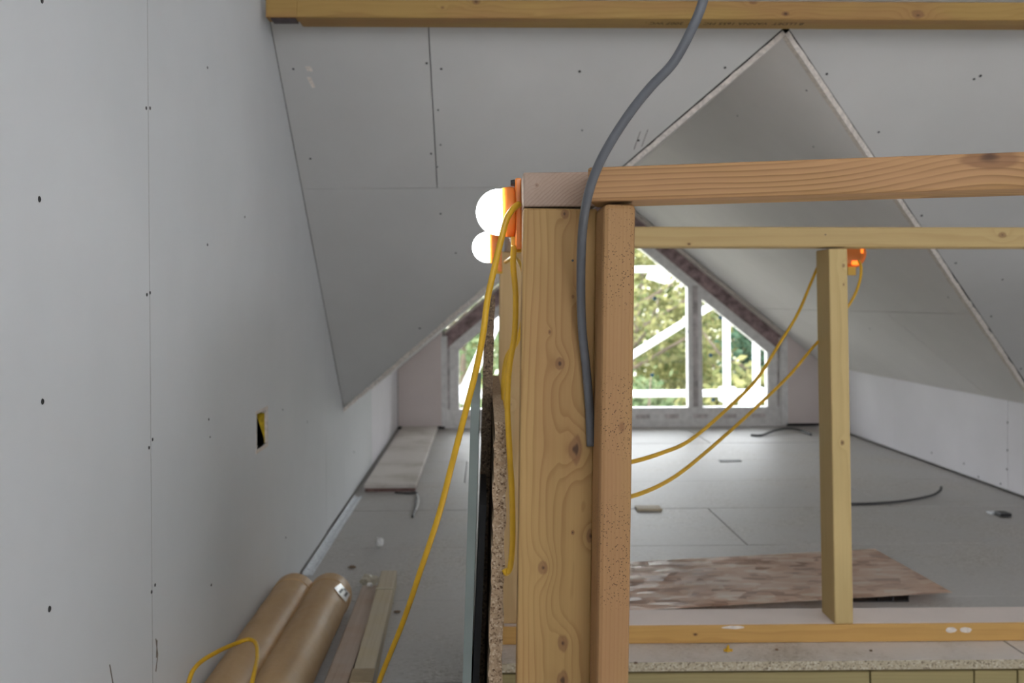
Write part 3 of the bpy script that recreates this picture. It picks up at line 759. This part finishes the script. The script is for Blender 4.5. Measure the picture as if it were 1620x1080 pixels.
# ------------------------------------------------------------------ cables
cable('grey_cable', [P(1150, -190, 1.06), P(1118, -40, 1.08), P(1112, 2, 1.085), P(1095, 45, 1.09), P(1066, 98, 1.10), P(1030, 137, 1.11), P(1000, 174, 1.12), P(968, 222, 1.13), P(944, 268, 1.145), P(929, 315, 1.165),
      P(921, 372, 1.20), P(919, 450, 1.235), P(921, 520, 1.255), P(927, 580, 1.262), P(932, 640, 1.266), P(935, 705, 1.268)], .0056, M['greycable'], 'thick grey cable hanging in a curve in front of the corner post')
cable('yellow_cable', [P(822, 322, 1.322), P(812, 330, 1.318), P(802, 346, 1.312), P(794, 374, 1.31), P(783, 420, 1.31), P(771, 475, 1.31), P(764, 530, 1.31), P(752, 590, 1.315), P(738, 645, 1.32), P(716, 730, 1.34),
      P(694, 815, 1.38), P(666, 900, 1.43), P(637, 985, 1.52), P(600, 1078, 1.62), P(588, 1130, 1.65), P(578, 1200, 1.67), P(574, 1248, 1.68)], .0043, M['yellow'], 'yellow cable swinging from the nearest lamp down to the floor on the left')
cable('yellow_cable', [P(813, 388, 1.345), P(812, 420, 1.345), P(816, 470, 1.345), P(814, 530, 1.345), P(806, 580, 1.345), P(803, 640, 1.345), P(806, 710, 1.345), P(810, 780, 1.348), P(811, 850, 1.35), P(808, 893, 1.352), P(802, 906, 1.352), P(798, 900, 1.352)],
      .0042, M['yellow'], 'yellow cable hanging straight down along the corner post')
cable('yellow_cable', [P(800, 414, 2.06), P(815, 408, 1.9), P(830, 440, 1.8), P(828, 500, 1.75), P(818, 540, 1.72), P(803, 562, 1.72), P(797, 592, 1.72), P(796, 622, 1.72), P(800, 650, 1.72), P(806, 700, 1.74)],
      .0042, M['yellow'], 'yellow cable crossing behind the hanging one beside the corner post')
cable('yellow_cable', [P(1330, 400, 2.54), P(1310, 402, 2.54), P(1296, 418, 2.54), P(1283, 447, 2.52), P(1262, 496, 2.42), P(1232, 545, 2.3), P(1195, 602, 2.15), P(1140, 656, 1.98), P(1090, 697, 1.82), P(1050, 715, 1.7), P(1005, 729, 1.6), P(960, 737, 1.5), P(925, 735, 1.42)],
      .0036, M['yellow'], 'upper of two yellow cables swagged between the free stud and the corner post')
cable('yellow_cable', [P(1358, 412, 2.57), P(1362, 422, 2.56), P(1360, 445, 2.55), P(1347, 476, 2.54), P(1318, 516, 2.53), P(1287, 548, 2.48), P(1252, 590, 2.36), P(1205, 636, 2.22), P(1150, 686, 2.05), P(1090, 737, 1.85), P(1050, 764, 1.72), P(1005, 783, 1.58), P(950, 795, 1.45), P(920, 797, 1.40)],
      .0036, M['yellow'], 'lower of two yellow cables swagged between the free stud and the corner post')

# ------------------------------------------------------------------ boards leaning along the left of the frame
def leaning(name, top, lean, thick, y0, y1, mats, label, cat, ztop0, ztop1=None, rag=0.0, back_label=None):
    """sheet standing on edge along Y: top = x of its left face at the top; lean = x shift at the floor"""
    ztop1 = ztop1 or ztop0; bm = bmesh.new(); n = 60 if rag else 1; fr_ = []
    base = Vector((top + lean, (y0 + y1) / 2, 0))
    def X(z, zt): return top + lean * (1 - z / zt)
    rows = []
    for i in range(n + 1):
        s = i / n; z0_ = ztop0 * s; z1_ = ztop1 * s; e = [(random.random() - .5) * rag for _ in range(4)]
        rows.append([bm.verts.new(Vector(p) - base) for p in ((X(z0_, ztop0) + e[0], y0 + e[2], z0_), (X(z0_, ztop0) + thick + e[1], y0 + e[3], z0_), (X(z1_, ztop1) + thick, y1, z1_), (X(z1_, ztop1), y1, z1_))])
    for A, B in zip(rows, rows[1:]):
        for k in range(4): bm.faces.new((A[k], A[(k + 1) % 4], B[(k + 1) % 4], B[k]))
    bm.faces.new(rows[0][::-1]); bm.faces.new(rows[-1])
    return tag(obj(name, bm, mats, loc=base), label, cat)
xa_ = P(745, 640, 1.45)
leaning('plasterboard_offcut', xa_.x, -.026, .0125, 1.45, 2.09, M['pvc_edge'], 'grey-green plasterboard offcut on edge, leftmost of the boards beside the post', 'board', P(752, 640, 1.45).z)
xb_ = P(767.5, 466, 1.80)
leaning('chipboard_sheet', xb_.x, -.030, .018, 1.80, 2.40, M['chip_dark'], 'tallest chipboard sheet, coloured dark for shade, on edge between the other two leaning boards', 'board', P(775, 466, 1.80).z, rag=.0016)  # dark tone stands in for the shade between the boards
xc_ = P(783, 668, 1.40)
leaning('chipboard_strip', xc_.x, -.0215, .018, 1.40, 2.28, M['chip'], 'ragged light chipboard strip on edge, nearest to the corner post', 'board', P(790, 668, 1.40).z, rag=.0035)
leaning('gap_shade_panel', P(757, 640, 1.52).x + .001, -.026, .010, 1.52, 2.30, M['black'], 'black panel standing in for the shaded gap between grey board and ragged chipboard', 'board', P(760, 800, 1.52).z)  # black sheet painted in place of the shaded gap between boards

# ------------------------------------------------------------------ paper wrapped rolls on the floor
def roll(xc, yfar, ynear, r, label, with_label, dx=0.0):
    root = empty('paper_roll', (xc, (yfar + ynear) / 2, 0)); tag(root, label, 'roll', 'brown wrapped rolls by the left wall')
    bm = bmesh.new(); prof = []; L = yfar - ynear; n = 50
    for i in range(n + 1): prof.append((L * i / n, r * (1 + .008 * math.sin(i * .9) + random.uniform(-.004, .004))))
    lathe(bm, [(0, 0)] + prof + [(L, 0)], (xc + dx, ynear, r), (-dx, L, 0), 40)
    adopt(obj('roll_body', bm, M['kraft'], smooth=True), root)
    bm = bmesh.new(); s0 = L - .055
    ob = (xc + dx * .05, ynear + s0, r)
    lathe(bm, [(0, r * .995), (.0004, r * 1.035), (.05, r * 1.035), (.058, r * .98), (.058, r * .82), (.03, r * .80), (.03, 0)], ob, (-dx, L, 0), 40)
    adopt(obj('end_wrap', bm, M['kraft'], smooth=False), root)
    bm = bmesh.new()      # core plug
    lathe(bm, [(.03, r * .45), (.061, r * .45), (.061, r * .38), (.035, r * .38), (.035, 0)], ob, (-dx, L, 0), 24); adopt(obj('core_tube', bm, M['chip']), root)
    if with_label:
        def cyl(px, py, rr):         # where the view ray meets the roll
            d = P(px, py, 1.0) - Vector((0, 0, EYE)); e = EYE - r
            a_ = d.x ** 2 + d.z ** 2; b_ = -d.x * xc + d.z * e; c_ = xc * xc + e * e - rr * rr
            t_ = (-b_ - math.sqrt(max(0, b_ * b_ - a_ * c_))) / a_
            return Vector((0, 0, EYE)) + d * t_
        Q = [Vector(q_) for q_ in ((528.6, 930), (539, 922), (554, 940), (547, 952))]
        def patch(u0, u1, v0, v1, rr, nn=5):
            bm = bmesh.new(); g = [[bm.verts.new(cyl(*(Q[0].lerp(Q[3], u0 + (u1 - u0) * i / nn)).lerp(Q[1].lerp(Q[2], u0 + (u1 - u0) * i / nn), v0 + (v1 - v0) * j / nn), rr)) for j in range(nn + 1)] for i in range(nn + 1)]
            for i in range(nn):
                for j in range(nn): bm.faces.new((g[i][j], g[i + 1][j], g[i + 1][j + 1], g[i][j + 1]))
            return bm
        lb = obj('paper_label', patch(0, 1, 0, 1, r * 1.04), M['label']); adopt(lb, root); lb['label'] = 'small white label'
        for u0, u1, v0, v1 in ((.30, .46, .15, .75), (.68, .84, .35, .9), (.40, .62, .8, .95)):
            adopt(obj('label_print', patch(u0, u1, v0, v1, r * 1.046, 3), M['dkgrey']), lb)
    return root
xr2 = P(523, 905, 2.66).x
roll(xr2, 2.66, 1.25, .0555, 'brown wrapped roll with a small white label on its end, further from the wall', True)
roll(-.513, 2.66, 1.22, .0555, 'brown wrapped roll lying tight against the left wall without a label', False)
cable('yellow_cable', [P(280, 1180, 1.75), P(297, 1085, 1.80), P(312, 1052, 1.84), P(345, 1030, 1.90), P(372, 1018, 1.95), P(393, 1011, 1.97), P(405, 1018, 1.95), P(407, 1040, 1.90), P(402, 1065, 1.84), P(392, 1110, 1.78)], .0042, M['yellow'],
      'loop of yellow cable lying over the roll at the left wall')

# battens beside the rolls
m_b1 = wood('pinkish_batten_wood', (.46, .345, .255), (.36, .25, .17), 90, (.1, -.1), wob=.006, line=.5, dust=.35, seed=11)
m_b2 = wood('pale_batten_wood', (.54, .45, .29), (.42, .32, .18), 90, (.1, -.1), wob=.006, line=.5, dust=.3, seed=13)
o, mw = timber('flat_lath', (-.320, 1.5, .011), (-.333, 2.86, .011), .052, .020, (0, 0, 1), m_b1); tag(o, 'flat pinkish wooden lath lying right beside the labelled roll', 'lath')
o, mw = timber('square_batten', (-.249, 1.5, .021), (-.289, 2.94, .021), .046, .041, (0, 0, 1), m_b2); ba = o
tag(ba, 'pale square wooden batten with brown tape, rightmost beside the rolls', 'batten')
bm = box((.575, -.0245, -.0215), (.650, .0245, .0222)); tp_ = obj('tape_band', bm, plain('brown_tape', (.30, .215, .11), .35), ba); tp_['label'] = 'brown tape band'
bm = box((1.245, -.0238, -.0210), (1.262, .0238, .0218)); tp_ = obj('strap_band', bm, plain('clear_strap', (.50, .44, .30), .3), ba)
def crumple(name, c, r, mat, label, cat, seed, flat=.5):
    rnd = random.Random(seed); bm = bmesh.new(); bmesh.ops.create_icosphere(bm, subdivisions=2, radius=r)
    for v_ in bm.verts: v_.co *= rnd.uniform(.62, 1.15); v_.co.z *= flat
    zmin = min(v_.co.z for v_ in bm.verts)
    for v_ in bm.verts: v_.co.z -= zmin
    return tag(obj(name, bm, mat, loc=c), label, cat)
film = plain('clear_film_scrap', (.50, .46, .36), .3)
crumple('plastic_film', (-.345, 2.915, .0), .028, film, 'crumpled pale film scrap behind the end of the flat lath', 'scrap', 3, .7)
q = P(573, 920, 2.86); crumple('paper_scrap', (-.335, 2.835, .0212), .009, M['paper'], 'tiny white paper scrap on the far end of the flat lath', 'scrap', 4, .9)
q = ray_z(600, 866, 0); crumple('paper_scrap', (q.x, q.y, 0), .016, M['paper'], 'white paper scrap lying alone on the floor beyond the battens', 'scrap', 5, 1.2)
q = ray_z(557, 898, 0); o = crumple('wood_splinter', (q.x, q.y, 0), .014, M['chip_dark'], 'dark wood splinter on the floor behind the labelled roll', 'splinter', 6, .25)
q = ray_z(628, 969, 0); o = crumple('wood_splinter', (q.x, q.y, 0), .010, M['chip_dark'], 'small dark splinter on the floor right of the batten', 'splinter', 8, .3)

# galvanised perforated bead along the foot of the left wall
y0, y1 = ray_z(480, 908, .004).y, ray_z(572, 784, .004).y
xa0, wd = XL + .009, .030; bm = bmesh.new(); hx = wd / 2; hy = (y1 - y0) / 2
add_box(bm, (-hx, -hy, 0), (-hx + .010, hy, .003)); add_box(bm, (hx - .009, -hy, 0), (hx, hy, .003)); add_box(bm, (-hx, -hy, .003), (-hx + .0015, hy, .012))
k = int((y1 - y0) / .019)
for i in range(k): add_box(bm, (-hx + .009, -hy + i * .019, 0), (hx - .008, -hy + i * .019 + .0115, .0024))
bead = empty('metal_bead', (xa0 + hx, (y0 + y1) / 2, 0)); tag(bead, 'long galvanised perforated metal strip on the floor along the left wall', 'metal strip')
obj('perforated_strip', bm, M['steel'], bead)

# raised boards at the far left
q0, q1 = ray_z(577, 778, 0), ray_z(657, 777, 0)
hb = P(577, 778, q0.y).z + 12.0 / F * q0.y
pk = empty('flooring_stack', ((q0.x + q1.x) / 2, q0.y, 0)); tag(pk, 'low stack of two pale chipboard lengths along the left knee wall', 'board stack')
adopt(obj('lower_board', box((q0.x, q0.y + .004, .0), (q1.x, 6.40, .016), .001), chip('reddish_board_edge', (.22, .13, .115), (.12, .07, .06), (.34, .22, .19), 200)), pk)
adopt(obj('upper_board', box((q0.x - .002, q0.y - .004, .0165), (q1.x + .004, 6.40, .034), .001), M['floor_pale']), pk)
cable('wire_end', [ray_z(625, 779, .004), ray_z(645, 780, .004), ray_z(660, 780, .006), ray_z(658, 792, .012), ray_z(656, 806, .006), ray_z(653, 817, .004)], .0045, M['wire'], 'short dark bent wire on the floor at the end of the raised boards')
cable('wire_end', [ray_z(660, 781, .014), ray_z(662, 795, .016), ray_z(657, 808, .008)], .003, M['paper'], 'thin white wire beside the dark bent wire on the floor')
cable('floor_wire', [ray_z(1340, 797, .005), ray_z(1380, 796, .005), ray_z(1430, 792, .006), ray_z(1472, 784, .007), ray_z(1487, 776, .020), ray_z(1489, 770, .030)], .005, M['wire'], 'dark wire on the floor right of the free stud, its end turned up')
cable('floor_wire', [ray_z(1188, 688, .006), ray_z(1205, 688, .008), ray_z(1225, 681, .02), ray_z(1245, 678, .02), ray_z(1265, 680, .012), ray_z(1283, 687, .006)], .007, M['wire'], 'dark wire lying on the floor in front of the right window jamb')

# OSB sheet lying on scraps
p_fr, p_fl, p_br = ray_z(1507, 937, .030), ray_z(1003, 966, .012), ray_z(1384, 868, .022)
wv = (p_fr - p_br); ln = p_fl - p_fr
a0 = p_fr; a1 = p_fr + ln * 1.28; b1 = a1 - wv; b0 = p_br
bm = bmesh.new(); org = Vector((a1.x * .5 + a0.x * .5, a0.y + .3, 0)); n = 40
A = [bm.verts.new(a0.lerp(a1, k / n) - org + Vector((0, random.uniform(-.002, .002), 0))) for k in range(n + 1)]
B = [bm.verts.new(b0.lerp(b1, k / n) - org + Vector((0, random.uniform(-.002, .002), 0))) for k in range(n + 1)]
fs = [bm.faces.new((A[k], B[k], B[k + 1], A[k + 1])) for k in range(n)]
bmesh.ops.solidify(bm, geom=fs, thickness=.011)
osb = tag(obj('osb_sheet', bm, M['osb'], loc=org), 'strand board sheet lying loose on the floor behind the bottom plate', 'board')
for px, py, w_, lab in ((1395, 952, .05, 'clear edged black plastic channel under the right front corner of the strand board'),):
    q = ray_z(px, py, .0); r_ = empty('plastic_channel', (q.x, q.y, 0)); tag(r_, lab, 'channel')
    adopt(obj('channel_base', box((q.x - .09, q.y, 0), (q.x + .075, q.y + .10, .003)), M['black']), r_)
    for k in (-.088, -.01, .03, .072): adopt(obj('channel_fin', box((q.x + k, q.y, .003), (q.x + k + .003, q.y + .10, .017)), M['black'] if k < 0 else M['dkgrey']), r_)

# small things on the floor
q = ray_z(1151, 1030, 0); r_ = empty('cable_clip', (q.x, q.y, 0)); tag(r_, 'small yellow plastic clip on the floor edge in front of the bottom plate', 'clip')
bm = bmesh.new(); lathe(bm, [(0, 0), (0, .006), (.004, .005), (.014, .0025), (.016, 0)], (q.x, q.y, 0), (.1, 0, 1), 10); adopt(obj('clip_cone', bm, M['yellow']), r_)
adopt(obj('clip_wing', box((q.x - .009, q.y - .002, .0), (q.x + .012, q.y + .002, .006), .0008), M['yellow']), r_)
q = ray_z(1592, 818, 0); r_ = empty('small_clip', (q.x, q.y, 0)); tag(r_, 'small black plastic clip on the floor at the right edge', 'clip')
adopt(obj('clip_body', box((q.x - .022, q.y, 0), (q.x + .022, q.y + .05, .014), .003), M['black']), r_)
adopt(obj('clip_tab', box((q.x - .034, q.y + .045, 0), (q.x + .01, q.y + .085, .006), .002), M['steel']), r_)
q = ray_z(1022, 806, 0); tag(obj('wood_offcut', box((-.05, -.03, 0), (.05, .04, .010), .003), m_b2, loc=(q.x + .01, q.y, 0)), 'small pale offcut on the floor just right of the corner post', 'offcut')
q = ray_z(1155, 729, 0); tag(obj('thin_shim', box((-.055, -.02, 0), (.055, .02, .004), .001), M['wire'], loc=(q.x, q.y, 0)), 'flat dark shim on a floor joint in front of the window', 'shim')
rr = random.Random(4)
for i, (px, py) in enumerate(((1229, 1029), (1378, 1030), (1006, 1050))):
    q = ray_z(px, py, 0); o = crumple('wood_chip', (q.x, q.y, 0), .0042, M['chip_dark'], ['tiny wood chip on the pale floor edge right of the yellow clip', 'tiny wood chip on the pale floor edge furthest right of the yellow clip', 'tiny wood chip on the floor edge beside the corner post'][i], 'wood chip', 20 + i, .6)

# ------------------------------------------------------------------ outside: scaffold and trees
sc_ = empty('scaffold', (.8, 8.2, -3.0)); tag(sc_, 'pale metal scaffold tubes and couplers standing outside the gable window', 'scaffold')
YS2 = 8.2
def pole(a, b, r=.027, dy=0.0, name='scaffold_tube'):
    a, b = Vector(a) + Vector((0, dy, 0)), Vector(b) + Vector((0, dy, 0))
    adopt(obj(name, add_tube(bmesh.new(), [a, b], r, 14), M['tube'], smooth=True), sc_)
def ext(p, q, k0, k1): return p + (q - p) * k0, p + (q - p) * k1
zt = P(1050, 426, YS2).z; zr = P(1100, 622, YS2).z
pole((-2.5, YS2, zt), (2.6, YS2, zt)); pole((-2.5, YS2, zr), (3.4, YS2, zr), .030)
for px in (1152, 1199):
    q = P(px, 560, YS2); pole((q.x, YS2, -3.0), (q.x, YS2, P(px, 430, YS2).z + .3), .029, .058)
q = P(600, 560, YS2); pole((q.x, YS2, -3.0), (q.x, YS2, 1.9), .029, .058)
a, b = ext(P(1005, 557, YS2), P(1147, 468, YS2), -.9, 1.02); pole(a, b, .029, -.058)
a, b = ext(P(738, 612, YS2), P(784, 512, YS2), -.25, 1.45); pole(a, b, .045, .05)
def coupler(px, py, dy, s=1.0):
    c_ = P(px, py, YS2); adopt(obj('coupler', box((c_.x - .055 * s, c_.y - .04 + dy, c_.z - .05 * s), (c_.x + .055 * s, c_.y + .06 + dy, c_.z + .05 * s), .015), M['tube']), sc_)
coupler(1152, 624, .02, 1.2); coupler(1199, 624, .02, 1.1); coupler(1142, 470, .0, .9); coupler(1178, 634, -.05, 1.0); coupler(737, 622, .02, 1.2)
bm = slab([(P(a_, b_, 8.13).x, P(a_, b_, 8.13).z) for a_, b_ in ((1027, 430), (1062, 434), (1053, 449), (1022, 440))], lambda x, z: (x, 8.13, z), (0, 1, 0), .006)
adopt(obj('tag_sheet', bm, M['paper']), sc_)
m_bounce = plain('pale_bounce_board', (.60, .55, .48), .8, 0, .12, 8)
for k in range(6): adopt(obj('bounce_board', box((-2.4, 6.78 + k * .228, -.40), (3.3, 6.78 + k * .228 + .222, -.362), .004), m_bounce), sc_)  # unseen boards added below the sill to bounce sky light upward
for x_ in (-2.0, .6, 3.0): pole((x_, 6.72, -.43), (x_, 8.26, -.43), .024)  # tubes carrying the added bounce boards

def tree(name, base, h, w, mat, n, label, leaf=.10, seed=0, trunk=.10, shape='round', group='trees outside the window'):
    rnd = random.Random(seed); T = empty(name, base); tag(T, label, 'tree', group)
    pts = [Vector((0, 0, 0)), Vector((rnd.uniform(-.2, .2), 0, h * .35)), Vector((rnd.uniform(-.3, .3), rnd.uniform(-.2, .2), h * .9))]
    bm = add_tube(bmesh.new(), catmull(pts, 6), [trunk * (1 - k / 14) for k in range(13)], 8)
    for k in range(7):
        s = rnd.uniform(.3, .8); a = rnd.uniform(0, math.tau); p = Vector((0, 0, h * s)); l = w * rnd.uniform(.35, .6)
        add_tube(bm, [p, p + Vector((math.cos(a) * l * .6, math.sin(a) * l * .6, l * .35)), p + Vector((math.cos(a) * l, math.sin(a) * l, l * .9))], [.035, .022, .008], 5)
    obj('trunk', bm, M['bark'], T)
    verts, faces = [], []
    clumps = []
    for k in range(46 if shape == 'round' else 60):
        if shape == 'round':
            v_ = Vector((rnd.gauss(0, 1), rnd.gauss(0, 1), rnd.gauss(0, 1))).normalized() * rnd.uniform(.55, 1) ** .5
            clumps.append((Vector((v_.x * w * .5, v_.y * w * .5, h * .58 + v_.z * h * .40)), w * rnd.uniform(.10, .19)))
        else:
            s = rnd.random() ** .8; a = rnd.uniform(0, math.tau); rr_ = w * .5 * (1 - s) * rnd.uniform(.5, 1) + .05
            clumps.append((Vector((math.cos(a) * rr_, math.sin(a) * rr_, h * (.08 + .9 * s))), w * .13))
    for i in range(n):
        c_, r_ = clumps[i % len(clumps)]
        p = c_ + Vector((rnd.gauss(0, r_ * .6), rnd.gauss(0, r_ * .6), rnd.gauss(0, r_ * .5)))
        u_ = Vector((rnd.gauss(0, 1), rnd.gauss(0, 1), rnd.gauss(0, 1))).normalized(); v_ = u_.orthogonal().normalized(); l = leaf * rnd.uniform(.6, 1.2)
        b_ = len(verts); verts += [p - u_ * l * .5, p + v_ * l * .28, p + u_ * l * .5, p - v_ * l * .28]; faces.append((b_, b_ + 1, b_ + 2, b_ + 3))
    me = bpy.data.meshes.new('crown'); me.from_pydata([tuple(v_) for v_ in verts], [], faces); me.materials.append(M[mat])
    cr2 = bpy.data.objects.new('crown', me); COL.objects.link(cr2); cr2.parent = T; cr2['kind'] = 'stuff'
    return T
spots = [('broadleaf_tree', (2.3, 15.5, -3.2), 5.2, 3.2, 'leaf_y', 7000, 'yellow green tree left of the right window mullion', 1),
         ('broadleaf_tree', (4.3, 16.6, -3.2), 5.0, 2.8, 'leaf_y', 7000, 'yellow green tree behind the right scaffold uprights', 2),
         ('evergreen_tree', (3.85, 13.9, -3.2), 4.1, 1.9, 'leaf_d', 6000, 'dark evergreen behind the rightmost scaffold upright', 3),
         ('garden_shrub', (3.05, 11.6, -3.2), 3.2, 1.5, 'leaf_y', 5000, 'low yellow shrub under the scaffold guard rail', 4),
         ('garden_shrub', (1.95, 12.3, -3.2), 3.0, 1.6, 'leaf_g', 5000, 'low green shrub at the bottom of the middle pane', 5),
         ('broadleaf_tree', (-.5, 15.5, -3.2), 5.0, 3.0, 'leaf_g', 7000, 'green tree seen through the leftmost pane', 6),
         ('garden_shrub', (-.4, 12.0, -3.2), 2.8, 2.0, 'leaf_g', 5000, 'low green shrub at the bottom of the leftmost pane', 7),
         ('broadleaf_tree', (2.6, 20, -3.2), 6.3, 4.4, 'leaf_y', 8000, 'tall pale yellow tree furthest behind the middle pane', 8),
         ('broadleaf_tree', (6.9, 19, -3.2), 6.0, 3.6, 'leaf_g', 7000, 'tall green tree furthest right behind the window', 9),
         ('broadleaf_tree', (-1.7, 21, -3.2), 6.4, 4.2, 'leaf_y', 7000, 'tall yellow tree furthest back behind the corner post', 11)]
for nm, b_, h, w, mt, n, lab, sd in spots:
    tree(nm, b_, h, w, mt, n, lab, .13 if b_[1] < 18 else .2, sd, .06 + h * .012, 'cone' if nm == 'evergreen_tree' else 'round')
gb = bmesh.new(); vs = [gb.verts.new(p) for p in ((-25, 7, -3.2), (25, 7, -3.2), (25, 22, -3.2), (25, 40, 2.5), (-25, 40, 2.5), (-25, 22, -3.2))]
gb.faces.new((vs[0], vs[1], vs[2], vs[5])); gb.faces.new((vs[5], vs[2], vs[3], vs[4]))
tag(obj('ground', gb, M['bounce_ground']), kind='structure')
